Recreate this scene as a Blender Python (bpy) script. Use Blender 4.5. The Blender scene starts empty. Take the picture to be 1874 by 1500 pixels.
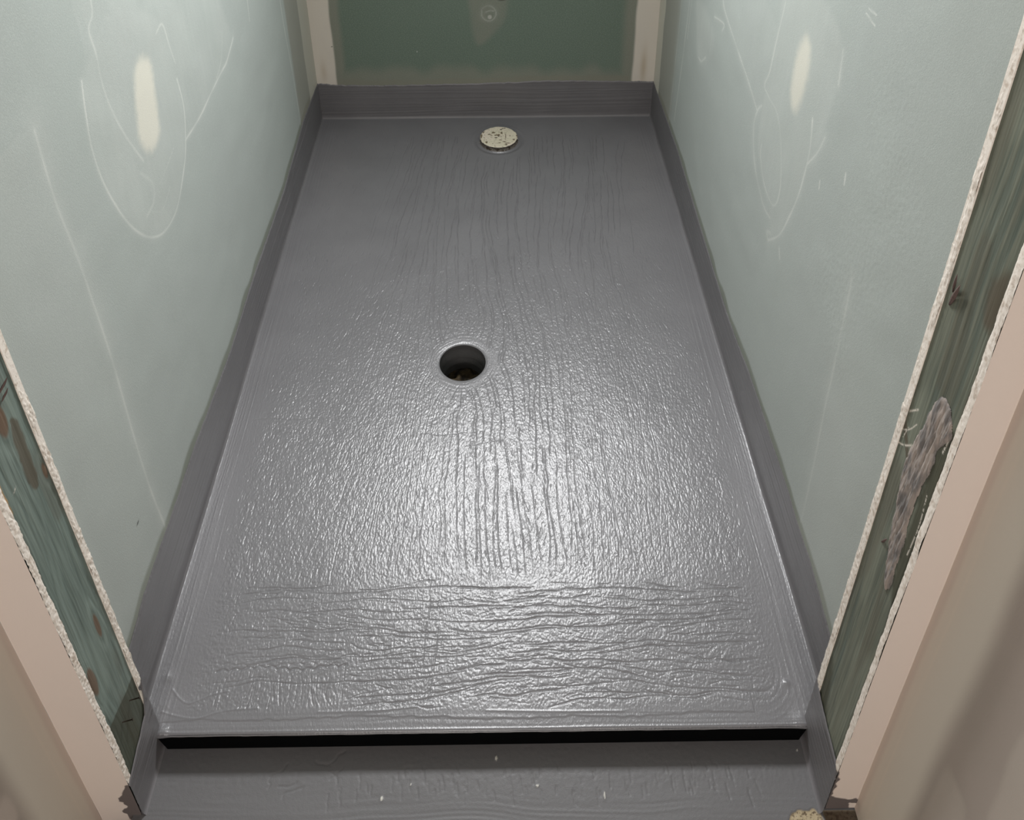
import bpy, math, random
import numpy as np
from mathutils import Matrix, Vector

SC = bpy.context.scene
COL = SC.collection

# ------------------------------------------------------------------ camera
cam_d = bpy.data.cameras.new('camera')
cam = bpy.data.objects.new('camera', cam_d)
COL.objects.link(cam)
SC.camera = cam
def _rx(a): return np.array([[1,0,0],[0,math.cos(a),-math.sin(a)],[0,math.sin(a),math.cos(a)]])
def _rz(a): return np.array([[math.cos(a),-math.sin(a),0],[math.sin(a),math.cos(a),0],[0,0,1]])
_R = _rz(-0.00767987) @ _rx(1.05071242) @ _rz(-0.00584577)
_M = Matrix.Identity(4)
for _i in range(3):
    for _j in range(3): _M[_i][_j] = _R[_i, _j]
_M.translation = Vector((0.05408633, -0.58759679, 1.30591875))
cam.matrix_world = _M
cam_d.sensor_width = 36.0
cam_d.sensor_fit = 'HORIZONTAL'
cam_d.lens = 36.0 * 1633.99 / 1874.0
cam_d.shift_y = -(750 - 132.1) / 1874.0          # the photograph is the lower crop of a taller frame
cam_d.clip_start = 0.02

# ------------------------------------------------------------------ light and exposure
SC.view_settings.view_transform = 'Standard'
SC.view_settings.look = 'None'
SC.view_settings.gamma = 1.0
SC.view_settings.exposure = 0.0
SC.view_settings.use_curve_mapping = False
W = bpy.data.worlds.new('world'); SC.world = W; W.use_nodes = True
W.node_tree.nodes['Background'].inputs[0].default_value = (1.0, 0.955, 0.89, 1)
W.node_tree.nodes['Background'].inputs[1].default_value = 0.22

def area(name, loc, target, sx, sy, power, color, spread=180):
    l = bpy.data.lights.new(name, 'AREA'); l.shape = 'RECTANGLE'; l.size = sx; l.size_y = sy
    l.energy = power; l.color = color; l.spread = math.radians(spread)
    o = bpy.data.objects.new(name, l); COL.objects.link(o)
    o.location = loc
    o.rotation_euler = (Vector(target) - Vector(loc)).to_track_quat('-Z', 'Y').to_euler()
    return o
# work lamp hanging high in the back of the alcove, aimed down and forward
area('work_lamp_light', (0.05, 1.30, 1.50), (0.02, -0.50, 0.45), 0.26, 0.26, 21.5, (0.985, 0.99, 1.0), 140)
# lit room behind the photographer
area('room_lamp_light', (0.0, -1.75, 1.15), (0.0, -0.1, 0.45), 0.9, 0.6, 17.0, (1.0, 0.945, 0.90))

# ------------------------------------------------------------------ dimensions (metres)
YB = 1.450                     # back wall
def xw_l(y): return -0.4306 - 0.00995*y      # face of left wall
def xw_r(y): return 0.4694 - 0.01685*y       # face of right wall
XL, XR = -0.4034, 0.4357       # cut faces of the two jambs
YT = -0.0115                   # front lip of the tray
ZS = -0.034                    # painted floor in front of the tray
H = 2.30
rng = np.random.default_rng(11)

# ------------------------------------------------------------------ helpers
def vnoise(u, v, seed):
    r = np.random.default_rng(seed).random((257, 257))*2-1
    iu = np.floor(u).astype(int); iv = np.floor(v).astype(int)
    fu = u-iu; fv = v-iv
    fu = fu*fu*fu*(fu*(fu*6-15)+10); fv = fv*fv*fv*(fv*(fv*6-15)+10)
    a = r[iv % 257, iu % 257]; b = r[iv % 257, (iu+1) % 257]
    c = r[(iv+1) % 257, iu % 257]; d = r[(iv+1) % 257, (iu+1) % 257]
    return (a*(1-fu)+b*fu)*(1-fv)+(c*(1-fu)+d*fu)*fv
def smooth(e0, e1, x):
    t = np.clip((x-e0)/(e1-e0), 0, 1); return t*t*(3-2*t)
def catmull(pts, n=6, closed=False):
    P = np.array(pts, float); N = len(P); out = []
    if N < 3: return P
    seg = range(N) if closed else range(N-1)
    for i in seg:
        if closed: p0, p1, p2, p3 = P[i-1], P[i], P[(i+1) % N], P[(i+2) % N]
        else: p0, p1, p2, p3 = P[max(i-1, 0)], P[i], P[i+1], P[min(i+2, N-1)]
        for t in np.arange(n)/n:
            out.append(0.5*((2*p1)+(-p0+p2)*t+(2*p0-5*p1+4*p2-p3)*t*t+(-p0+3*p1-3*p2+p3)*t**3))
    if closed: out.append(out[0])
    else: out.append(P[-1])
    return np.array(out)
def pdist(U, V, pts):
    d = np.full(U.shape, 9.0)
    for a, b in zip(pts[:-1], pts[1:]):
        ab = b-a; L = max((ab**2).sum(), 1e-12)
        t = np.clip(((U-a[0])*ab[0]+(V-a[1])*ab[1])/L, 0, 1)
        d = np.minimum(d, np.hypot(U-a[0]-t*ab[0], V-a[1]-t*ab[1]))
    return d
def inside(U, V, pts):
    c = np.zeros(U.shape, bool)
    for a, b in zip(pts, np.roll(pts, -1, 0)):
        if a[1] == b[1]: continue
        c ^= ((a[1] > V) != (b[1] > V)) & (U < (b[0]-a[0])*(V-a[1])/(b[1]-a[1])+a[0])
    return c
def sdist(U, V, pts, jit=0.0, seed=3):
    P = catmull(pts, 6, True)
    if jit:
        U = U+jit*vnoise(U/0.006, V/0.006, seed); V = V+jit*vnoise(U/0.006+50, V/0.006, seed+1)
    return pdist(U, V, P)*np.where(inside(U, V, P[:-1]), -1, 1)

def link(name, me, mat, parent=None, smooth_shade=True):
    if mat: me.materials.append(mat.m if isinstance(mat, Mat) else mat)
    if smooth_shade: me.polygons.foreach_set('use_smooth', np.ones(len(me.polygons), bool))
    o = bpy.data.objects.new(name, me); COL.objects.link(o)
    if parent:
        o.parent = parent; o.location = -parent.location
    return o
def grid(name, X, Y, Z, mat, parent=None, mask=None, attrs=None, flip=False):
    ny, nx = X.shape
    idx = np.arange(ny*nx).reshape(ny, nx)
    q = np.stack([idx[:-1, :-1], idx[:-1, 1:], idx[1:, 1:], idx[1:, :-1]], -1)
    q = q[mask] if mask is not None else q.reshape(-1, 4)
    if flip: q = q[:, ::-1]
    used = np.zeros(ny*nx, bool); used[q.ravel()] = True
    remap = np.cumsum(used)-1
    q = remap[q].astype(np.int32)
    co = np.stack([X, Y, Z], -1).reshape(-1, 3)[used].astype(np.float32)
    me = bpy.data.meshes.new(name)
    me.vertices.add(len(co)); me.vertices.foreach_set('co', co.ravel())
    me.loops.add(q.size); me.loops.foreach_set('vertex_index', q.ravel())
    me.polygons.add(len(q)); me.polygons.foreach_set('loop_start', np.arange(0, q.size, 4, dtype=np.int32))
    me.update(calc_edges=True)
    for k, a in (attrs or {}).items():
        at = me.attributes.new(k, 'FLOAT', 'POINT')
        at.data.foreach_set('value', a.reshape(-1)[used].astype(np.float32))
    return link(name, me, mat, parent)
def mesh(name, verts, faces, mat, parent=None, smooth_shade=False):
    me = bpy.data.meshes.new(name); me.from_pydata([tuple(v) for v in verts], [], faces); me.update()
    return link(name, me, mat, parent, smooth_shade)
def box(name, a, b, mat, parent=None):
    (x0, y0, z0), (x1, y1, z1) = a, b
    v = [(x0,y0,z0),(x1,y0,z0),(x1,y1,z0),(x0,y1,z0),(x0,y0,z1),(x1,y0,z1),(x1,y1,z1),(x0,y1,z1)]
    f = [(0,3,2,1),(4,5,6,7),(0,1,5,4),(1,2,6,5),(2,3,7,6),(3,0,4,7)]
    return mesh(name, v, f, mat, parent)
def structure(o): o['kind'] = 'structure'; return o
def thing(name, loc, label, cat, group=None):
    e = bpy.data.objects.new(name, None); COL.objects.link(e); e.location = loc; e.empty_display_size = 0.05
    e['label'] = label; e['category'] = cat
    if group: e['group'] = group
    return e

# ------------------------------------------------------------------ materials
def S(r, g, b):
    f = lambda c: (c/255/12.92) if c/255 <= 0.04045 else ((c/255+0.055)/1.055)**2.4
    return (f(r), f(g), f(b), 1)
class Mat:
    def __init__(s, name, col, rough=0.5, spec=0.5):
        s.m = bpy.data.materials.new(name); s.m.use_nodes = True
        s.nt = s.m.node_tree; s.b = s.nt.nodes['Principled BSDF']
        s.b.inputs['Roughness'].default_value = rough
        s.b.inputs['Specular IOR Level'].default_value = spec
        s.b.inputs['Base Color'].default_value = col
        s.col = col; s.colout = None; s.bumpout = None
        s.tc = s.nt.nodes.new('ShaderNodeTexCoord')
    def n(s, t, **k):
        x = s.nt.nodes.new(t)
        for a, v in k.items(): setattr(x, a, v)
        return x
    def attr(s, name):
        a = s.n('ShaderNodeAttribute'); a.attribute_name = name; return a.outputs['Fac']
    def noise(s, scale, detail=3, rough=0.55, stretch=(1, 1, 1), lo=0.0, hi=1.0):
        mp = s.n('ShaderNodeMapping'); mp.inputs['Scale'].default_value = stretch
        s.nt.links.new(s.tc.outputs['Object'], mp.inputs['Vector'])
        x = s.n('ShaderNodeTexNoise'); x.inputs['Scale'].default_value = scale
        x.inputs['Detail'].default_value = detail; x.inputs['Roughness'].default_value = rough
        s.nt.links.new(mp.outputs[0], x.inputs['Vector'])
        if (lo, hi) == (0.0, 1.0): return x.outputs['Fac']
        r = s.n('ShaderNodeMapRange'); r.inputs['From Min'].default_value = lo; r.inputs['From Max'].default_value = hi
        s.nt.links.new(x.outputs['Fac'], r.inputs['Value']); return r.outputs[0]
    def mix(s, fac, col, amount=1.0):
        m = s.n('ShaderNodeMix', data_type='RGBA')
        if amount != 1.0:
            q = s.n('ShaderNodeMath', operation='MULTIPLY'); s.nt.links.new(fac, q.inputs[0]); q.inputs[1].default_value = amount
            fac = q.outputs[0]
        s.nt.links.new(fac, m.inputs[0])
        if s.colout: s.nt.links.new(s.colout, m.inputs[6])
        else: m.inputs[6].default_value = s.col
        m.inputs[7].default_value = col
        s.colout = m.outputs[2]; s.nt.links.new(s.colout, s.b.inputs['Base Color']); return s
    def bump(s, h, dist=0.001, strength=1.0):
        b = s.n('ShaderNodeBump'); b.inputs['Distance'].default_value = dist; b.inputs['Strength'].default_value = strength
        s.nt.links.new(h, b.inputs['Height'])
        if s.bumpout: s.nt.links.new(s.bumpout, b.inputs['Normal'])
        s.bumpout = b.outputs[0]; s.nt.links.new(s.bumpout, s.b.inputs['Normal']); return s
    def rough(s, fac, lo, hi):
        r = s.n('ShaderNodeMapRange'); r.inputs['To Min'].default_value = lo; r.inputs['To Max'].default_value = hi
        s.nt.links.new(fac, r.inputs['Value']); s.nt.links.new(r.outputs[0], s.b.inputs['Roughness']); return s

GREY = S(113, 112, 114)
m_tray = Mat('grey_membrane', GREY, 0.27, 0.5)
m_tray.mix(m_tray.noise(9, 3, lo=0.35, hi=0.7), S(108, 107, 109))
m_tray.bump(m_tray.noise(420, 2, stretch=(1, .45, 1)), 0.0006, 0.55)
m_tray.bump(m_tray.noise(1300, 2), 0.0002, 0.5)
m_band = Mat('grey_membrane_upstand', S(114, 112, 114), 0.40, 0.5)
m_band.mix(m_band.noise(11, 3, lo=0.3, hi=0.7), S(107, 105, 107))
m_band.bump(m_band.noise(900, 2), 0.0002, 0.5)
m_floor = Mat('membrane_and_chipboard', S(94, 93, 94), 0.5, 0.4)
m_floor.mix(m_floor.attr('drip'), S(190, 188, 180))
m_floor.mix(m_floor.attr('bare'), S(160, 146, 118))
_f = m_floor.noise(260, 3, lo=0.5, hi=0.62)
_q = m_floor.n('ShaderNodeMath', operation='MULTIPLY'); m_floor.nt.links.new(_f, _q.inputs[0]); m_floor.nt.links.new(m_floor.attr('bare'), _q.inputs[1])
m_floor.mix(_q.outputs[0], S(88, 72, 52))
m_floor.mix(m_floor.attr('dirt'), S(70, 56, 46))
m_floor.bump(m_floor.noise(700, 2), 0.0003, 0.5)
m_black = Mat('black_plastic_edge', (0.0008, 0.001, 0.0012, 1), 0.5, 0.04)
m_hole = Mat('drain_sleeve', S(84, 84, 84), 0.45, 0.4)
m_hole.bump(m_hole.noise(120, 3, stretch=(1, 1, 6)), 0.001, 0.5)
m_sump = Mat('drain_bottom', S(72, 60, 42), 0.8, 0.2)
m_sump.mix(m_sump.noise(90, 4, lo=0.4, hi=0.6), S(38, 34, 28)); m_sump.bump(m_sump.noise(200, 3), 0.003, 1)

def board(name, base):
    m = Mat(name, base, 0.55, 0.35)
    m.mix(m.noise(5, 3, lo=0.3, hi=0.75), S(176, 184, 178) if base[0] > .2 else S(112, 126, 114), 0.35)
    m.mix(m.noise(420, 2, lo=0.45, hi=0.8), S(205, 212, 206), 0.22)
    m.mix(m.attr('primer'), S(118, 122, 108), 0.75)
    m.mix(m.attr('haze'), S(212, 214, 208), 0.85)
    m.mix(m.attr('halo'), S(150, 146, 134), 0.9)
    m.mix(m.attr('cream'), S(222, 214, 203) if base[0] < .2 else S(218, 215, 202))
    m.mix(m.attr('stain'), S(168, 146, 112), 0.5)
    m.mix(m.attr('dark'), S(28, 28, 26))
    m.bump(m.noise(650, 2), 0.0003, 0.6)
    return m
m_board = board('green_plasterboard', S(170, 176, 172))
m_board_back = board('green_plasterboard_back', S(104, 120, 107))  # same board on the back wall, with a darker, greener base colour
m_gyp = Mat('cut_gypsum', S(238, 229, 219), 0.9, 0.1)
m_gyp.mix(m_gyp.noise(150, 3, lo=0.5, hi=0.7), S(204, 190, 176)); m_gyp.mix(m_gyp.attr('torn'), S(70, 52, 42))
m_gyp.mix(m_gyp.attr('paper'), S(232, 226, 216))
m_gyp.mix(m_gyp.attr('grey'), S(112, 110, 112))
m_gyp.bump(m_gyp.noise(260, 4), 0.0005, 0.8)
m_taupe = Mat('skimmed_plasterboard', S(174, 162, 154), 0.75, 0.25)
m_taupe.mix(m_taupe.noise(4, 3, lo=0.35, hi=0.7), S(166, 156, 147))
m_taupe.mix(m_taupe.attr('feather'), S(216, 208, 196))
m_taupe.mix(m_taupe.attr('cream'), S(214, 201, 191))
m_taupe.mix(m_taupe.attr('ridge'), S(226, 212, 196), 0.7)
m_taupe.mix(m_taupe.attr('paint'), S(98, 90, 88))
m_taupe.bump(m_taupe.noise(500, 2), 0.0002, 0.4)
m_white = Mat('ceiling_paint', S(200, 198, 192), 0.9, 0.1); m_white.bump(m_white.noise(200), 0.0003)

def timber(name, a, b):
    m = Mat(name, a, 0.6, 0.3)
    m.mix(m.noise(7, 3, stretch=(1, 1, .5), lo=0.35, hi=0.7), b)
    m.mix(m.noise(330, 3, stretch=(1, 1, .035), lo=0.42, hi=0.72), S(66, 76, 68), 0.58)
    m.mix(m.noise(420, 2, stretch=(1, 1, .02), lo=0.55, hi=0.8), S(150, 160, 146), 0.45)
    m.mix(m.attr('ring'), S(66, 82, 78), 0.42)
    m.mix(m.attr('pale'), tuple(min(1, c*1.5) for c in b[:3])+(1,), 0.45)
    m.mix(m.attr('brown'), S(88, 78, 64), 0.8)
    m.mix(m.attr('knot'), S(108, 84, 66), .85)
    m.mix(m.attr('orange'), S(200, 158, 106))
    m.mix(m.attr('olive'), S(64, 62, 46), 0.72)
    m.mix(m.attr('chalk'), S(220, 212, 200))
    m.bump(m.noise(400, 3, stretch=(1, 1, .03)), 0.0006, 0.6)
    return m
m_stud_l = timber('treated_timber_teal', S(114, 128, 121), S(126, 138, 131))
m_stud_r = timber('treated_timber_olive', S(110, 113, 99), S(119, 122, 109))
m_smear = Mat('smeared_adhesive', S(164, 152, 144), 0.6, 0.3)
m_smear.mix(m_smear.noise(120, 4, stretch=(1, 1, .25), lo=0.4, hi=0.6), S(104, 102, 102), .8)
m_smear.bump(m_smear.noise(260, 4, stretch=(1, 1, .12)), 0.0014, 1)
m_splint = Mat('splintered_wood', S(96, 80, 76), 0.8, 0.2); m_splint.bump(m_splint.noise(300, 3), 0.001)
m_nail = Mat('dark_nail', S(40, 36, 32), 0.45, 0.5); m_nail.b.inputs['Metallic'].default_value = 0.7
m_nail.mix(m_nail.noise(500, 2), S(60, 48, 38))
m_disc = Mat('speckled_cream', S(206, 199, 176), 0.75, 0.25)
m_disc.mix(m_disc.noise(30, 3, lo=0.4, hi=0.62), S(214, 202, 186), .8)
m_disc.mix(m_disc.attr('brown'), S(96, 80, 58), 0.9)
m_disc.mix(m_disc.noise(190, 3, lo=0.60, hi=0.66), S(92, 80, 58), 0.85)
m_disc.mix(m_disc.attr('black'), S(22, 18, 14))
m_disc.bump(m_disc.noise(260, 3), 0.0008, 0.7)
m_discside = Mat('disc_rim_paint', S(110, 104, 98), 0.45, 0.4)
m_discside.mix(m_discside.noise(140, 3, stretch=(1, 1, 1), lo=0.5, hi=0.58), S(52, 40, 26), .9)
m_discside.bump(m_discside.noise(200, 3), 0.003, 1)

# ------------------------------------------------------------------ shower tray
tray = thing('shower_tray', (0.0, YT, ZS),
             'shower tray under wrinkled glossy grey waterproofing with an open round drain hole', 'shower tray')
HX, HY, HR = -0.0329, 0.5995, 0.0433
PX, PY, PR = 0.0335, 1.338, 0.050
dx = 0.00072
xs = np.arange(-0.458, 0.4715, dx)
ys = [YT]
while ys[-1] < YB+0.004: ys.append(ys[-1]+0.00090+0.0005*max(ys[-1], 0))
ys = np.array(ys)
X, Y = np.meshgrid(xs, ys)
ny, nx = X.shape
dL = X-xw_l(Y); dR = xw_r(Y)-X; dB = YB-Y
dF = Y-YT
dSide = np.minimum(dL, dR); dW = np.minimum(dSide, dB)
rh = np.hypot(X-HX, Y-HY); rp = np.hypot(X-PX, Y-PY)
Zt = np.zeros_like(X)
# wrinkled roller texture, drawn out along the tray, turned across it near the front
body = smooth(0.035, 0.075, dSide)*smooth(0.020, 0.06, dB)*smooth(0.018, 0.034, dF)*smooth(HR+0.012, HR+0.035, rh)*smooth(PR+0.01, PR+0.03, rp)
body_d = np.clip(body, 0.10, 1)
wx = X+0.004*vnoise(X/0.03, Y/0.05, 1); wy = Y+0.006*vnoise(X/0.04, Y/0.04, 2)
st = 0.10*vnoise(wx/0.0036, wy/0.009, 3)+0.11*vnoise(wx/0.0022+wy/0.02, wy/0.005, 4)+0.17*vnoise(wx/0.0016, wy/0.0026, 5)
stx = 0.08*vnoise(wx/0.009, wy/0.0042, 6)+0.09*vnoise(wx/0.0045, wy/0.0027, 7)+0.16*vnoise(wx/0.0020, wy/0.0019, 8)
front = 1-smooth(0.165, 0.192, Y+0.010*vnoise(X/0.02, Y/0.02, 9))
patch_l = smooth(-0.355, -0.345, X)*(1-smooth(-0.175, -0.168, X))*(1-smooth(0.062, 0.068, Y))
horiz = front*(1-patch_l)
fade = 0.45+0.55*smooth(1.35, 0.75, Y)
Zt += (st*(1-horiz)+stx*horiz)*body_d*fade
# broad undulation
Zt += 0.45*vnoise(X/0.09, Y/0.16, 10)+0.10*vnoise(X/0.02, Y/0.04, 12)*body
# brush strokes along the edges
sl = (1-smooth(0.035, 0.058, dSide+0.006*vnoise(Y/0.08, Y/0.3, 13)))
wig = 0.002*vnoise(X/0.2, Y/0.10, 14)
Zt += sl*(0.13*vnoise((dSide+wig)/0.0021, Y/0.22, 15)+0.09*vnoise((dSide+wig)/0.0045, Y/0.3, 16))
sb = (1-smooth(0.022, 0.05, dB)); Zt += sb*0.05*vnoise((dB+wig)/0.0025, X/0.2, 17)
sf = (1-smooth(0.016, 0.03, dF)); Zt += sf*(0.10*vnoise((dF+0.002*vnoise(X/0.08, X/0.5, 18))/0.0017, X/0.15, 19))
# rounded brush turn in the front right corner
rc = np.hypot((X-0.385)*1.0, (Y-0.060)*0.8)
arc = (X > 0.378)*(Y < 0.07)*smooth(0.012, 0.02, rc)*(1-smooth(0.05, 0.062, rc)); Zt += arc*0.13*vnoise(rc/0.0023, X/0.1, 20)
# long ridge parallel to each wall, edge of a second coat
for dd, off, amp in ((dL, 0.021, .34), (dL, 0.0285, .20), (dR, 0.030, .30), (dR, 0.019, .18), (dR, 0.041, .16)):
    o_ = off+0.0022*vnoise(Y/0.12, Y*0+off*900, 21)
    Zt += amp*np.exp(-((dd-o_)/0.0011)**2)*(0.35+0.65*smooth(1.1, 0.35, Y))*(0.6+0.4*vnoise(Y/0.02, Y*0, 22))
# coves
Zt += 3.2*np.exp(-np.clip(dW, 0, 1)/0.0030)*(Y > 0.0)
# ring of smooth strokes around the drain, softened drop at its rim
rg = (1-smooth(HR+0.020, HR+0.040, rh)); Zt += rg*0.13*vnoise((rh+0.002*vnoise(X/.03, Y/.03, 23))/0.0022, np.arctan2(Y-HY, X-HX)*2+20, 24)
Zt -= 1.3*np.exp(-np.clip(rh-HR, 0, 1)/0.0022)+0.7*np.exp(-np.clip(rh-HR, 0, 1)/0.02)
# trough and lips around the cream disc
Zt += 0.5*np.exp(-((rp-PR-0.003)/0.0028)**2)-3.4*np.exp(-((rp-PR-0.006)/0.0055)**2)+0.8*np.exp(-((rp-PR-0.019)/0.004)**2)
# ragged second coat edge near the front
er = 0.0165+0.0028*vnoise(X/0.05, X*0, 25)+0.0012*vnoise(X/0.011, X*0, 26)
Zt += 0.5*smooth(-0.0006, 0.0008, dF-er)*smooth(0.05, 0.025, dF)*(X < 0.37)
for seg in ([(-0.405, .016), (-0.38, .010), (-0.355, .008), (-0.325, .016), (-0.28, .019)], [(-0.40, .043), (-0.375, .026), (-0.345, .036), (-0.325, .04)],
            [(-0.20, .013), (-0.12, .014), (-0.05, .02)], [(0.02, .012), (0.12, .010), (0.2, .009)]):
    c = catmull(seg, 8); bb = (X > c[:, 0].min()-.01) & (X < c[:, 0].max()+.01) & (Y < 0.1)
    dd = np.full(X.shape, 1.0); dd[bb] = pdist(X[bb], Y[bb]-YT*0, c); Zt += 0.38*np.exp(-(dd/0.0011)**2)
# lip blobs
for (bx, by, br, bh) in ((-0.396, -0.006, .006, 1.8), (0.428, -0.004, .010, 1.4), (0.422, 0.040, .004, 1.6), (0.10, 0.697, .0015, .6), (-0.41, 0.058, .006, .8)):
    Zt += bh*np.exp(-((X-bx)**2+(Y-by)**2)/br**2)
Zt += 0.35*np.exp(-((dF-0.003)/0.0012)**2)
Zt -= 1.8*np.exp(-np.clip(dF, 0, 1)/0.0012)

# ---- shrinkage cracks: carved as grooves along drawn lines
D = np.zeros(ny*nx)
yi = np.arange(ny)
def carve(P, depth, sig=0.00065):
    ix = (P[:, 0]-xs[0])/dx; iy = np.interp(P[:, 1], ys, yi)
    cx = np.round(ix).astype(int); cy = np.round(iy).astype(int)
    for a in range(-2, 3):
        for b in range(-1, 2):
            jx = cx+a; jy = cy+b
            ok = (jx >= 0) & (jx < nx) & (jy >= 0) & (jy < ny)
            jx, jy = jx[ok], jy[ok]
            d2 = (xs[jx]-P[ok, 0])**2+(ys[jy]-P[ok, 1])**2
            np.maximum.at(D, jy*nx+jx, depth[ok]*np.exp(-d2/(2*sig*sig*0.5)))
R = random.Random(5)
n1 = lambda x, y, s: float(vnoise(np.array([x]), np.array([y]), s)[0])
LAT = np.random.default_rng(77).random((64, 64))*2-1
def lat(x, y):
    i, j = int(math.floor(x)), int(math.floor(y)); fx, fy = x-i, y-j
    fx = fx*fx*(3-2*fx); fy = fy*fy*(3-2*fy)
    a, b, c, d = LAT[j % 64, i % 64], LAT[j % 64, (i+1) % 64], LAT[(j+1) % 64, i % 64], LAT[(j+1) % 64, (i+1) % 64]
    return (a*(1-fx)+b*fx)*(1-fy)+(c*(1-fx)+d*fx)*fy
def walk(x, y, L, mode, depth, wob=1.0, bend=0.0, sig=0.00065):
    st_ = 0.0006; n = int(L/st_); pts = []; jit = 0.0; sx = x*9+R.random()*0.3
    for i in range(n):
        if mode == 'v':
            a = 0.22*lat(x*5+3, y*4+7)*wob+0.16*lat(x*60+y*9, y*45)*wob+0.10*lat(x*300, y*160)
            ddx, ddy = HX-x, y-HY; rr = math.hypot(ddx, ddy)
            if rr < 0.14 and rr > 0.01:                       # lines spread around the drain
                a += (0.14-rr)/0.14*1.1*math.copysign(1, x-HX)*math.copysign(1, y-HY)*math.exp(-abs(x-HX)/0.09)
            a += bend*(1-i/n)
            x += st_*math.sin(a); y += st_*math.cos(a)
        else:
            a = 0.06*lat(x*5, y*30+20)*wob+0.20*lat(x*26, y*70)*wob+0.16*lat(x*150, y*300)+bend*(1-i/n)
            x += st_*math.cos(a); y += st_*math.sin(a)
        pts.append((x, y))
    if n < 3: return
    P = np.array(pts); t = np.linspace(0, 1, n)
    dep = depth*np.minimum(1, np.minimum(t, 1-t)*min(8, n/6)+0.12)
    dep *= 0.75+0.25*np.sin(np.cumsum(np.full(n, .05+.08*R.random()))+R.random()*6)
    dm = np.hypot(P[:, 0]-HX, P[:, 1]-HY); dep = dep*smooth(HR+0.010, HR+0.026, dm)
    dp = np.hypot(P[:, 0]-PX, P[:, 1]-PY); dep = dep*smooth(PR+0.03, PR+0.05, dp)
    dep = dep*smooth(0.034, 0.05, np.minimum(P[:, 0]-xw_l(P[:, 1]), xw_r(P[:, 1])-P[:, 0]))
    carve(P, dep, sig)
# long lines down the middle
x = -0.26
while x < 0.33:
    y = 0.182+R.random()*0.02
    while y < 1.33:
        L = R.uniform(0.08, 0.34)
        dens = math.exp(-((x-0.07)/0.17)**2)
        dens = max(dens, (0.8 if y > .62 else 0.2)*(1 if -.22 < x < .30 else .4)); 
        if R.random() < 0.35+0.75*dens:
            walk(x+R.uniform(-.002, .002), y, min(L, 1.36-y), 'v', (0.35+0.55*dens)*R.uniform(.8, 1.25), sig=0.0006)
        y += L*R.uniform(0.85, 1.12)
    x += R.uniform(0.0095, 0.0135)
# feathered side cracks running into three spines
for sx, n_ in ((0.085, 130), (0.165, 120), (-0.02, 60), (0.02, 60), (0.25, 60)):
    for _ in range(n_):
        y = R.uniform(0.2, 1.15); sgn = R.choice((-1, 1))
        xx = sx+0.02*lat(y*4, sx*50)+sgn*R.uniform(0.001, 0.010)
        walk(xx, y, R.uniform(0.006, 0.026), 'v', R.uniform(.35, .8), 1.0, sgn*R.uniform(.3, 1.0), 0.00055)
# small wrinkles on both sides
for _ in range(5200):
    x = R.uniform(-0.40, 0.44); y = R.uniform(0.185, 1.36)
    if abs(x-0.05) < 0.12 and R.random() < 0.62: continue
    if y > 0.9 and R.random() < 0.45: continue
    walk(x, y, R.uniform(0.004, 0.020), 'v', R.uniform(.18, .55)*(1.0 if y < 0.9 else 0.7), 1.6, R.uniform(-1.1, 1.1)*R.random(), 0.0006)
# cross lines at the front
y = 0.030
while y < 0.182:
    x = -0.355+R.uniform(0, .05)
    while x < 0.37:
        if y < 0.066 and -0.345 < x < -0.17: x = -0.165
        L = min(R.uniform(0.06, 0.34), 0.395-x)
        walk(x, y+R.uniform(-.003, .003), L*(1 if y < .17 else .4), 'h', R.uniform(.85, 1.5)*(0.65 if x < -0.15 else 1.0), 1.0, 0, 0.0007)
        x += L*R.uniform(0.9, 1.05)+0.002
    y += R.uniform(0.0085, 0.0125)
for _ in range(330):
    x = R.uniform(-0.34, 0.37); y = R.uniform(0.02, 0.18)
    if y < 0.066 and x < -0.17: continue
    walk(x, y, R.uniform(0.008, 0.045), 'h', R.uniform(.35, .9), 1.0, R.uniform(-.55, .55), 0.0006)
for _ in range(200):
    x = R.uniform(-0.37, 0.39); y = R.uniform(0.02, 0.17)
    walk(x, y, R.uniform(0.008, 0.03), 'v', R.uniform(.12, .35), 1.0, 0, 0.0006)
x = -0.34
while x < -0.175:                                            # small upright patch at the front left
    walk(x, 0.014+R.uniform(0, .006), 0.044, 'v', R.uniform(.2, .5), 2.2, R.uniform(-.3, .3), .0006); x += R.uniform(.006, .010)
for (x0, y0, L, m_, dp_) in ((-0.40, 0.474, 0.13, 'h', .55), (-0.10, 0.445, 0.10, 'h', .5), (-0.02, 0.417, 0.07, 'h', .7), (-0.335, 0.064, 0.16, 'h', .9),
                             (-0.06, 0.02, 0.11, 'v', .8), (-0.068, 0.06, 0.11, 'v', .7), (-0.16, 0.017, .3, 'h', .9), (.1, .0145, .25, 'h', .9)):
    walk(x0, y0, L, m_, dp_, 2.4 if L > .12 and m_ == 'v' else 1.5, 0, 0.0008)
xs_c = np.arange(-0.347, -0.170, 0.0006)
carve(np.stack([xs_c, 0.0655+0.0035*np.abs(np.sin(xs_c*190))+0.002*np.sin(xs_c*60)], 1), 0.6+0.5*np.sin(xs_c*333)**2, 0.0008)
carve(np.stack([xs_c, 0.0705+0.003*np.abs(np.cos(xs_c*170))+0.0015*np.sin(xs_c*50)], 1), 0.5*np.sin(xs_c*210)**2, 0.0008)
Zt -= D.reshape(ny, nx)*1.25*(1+1.3*smooth(.62, 1.0, Y))
# swollen lips beside each crack
crack = D.reshape(ny, nx)
Zm = Zt*0.001
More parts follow.
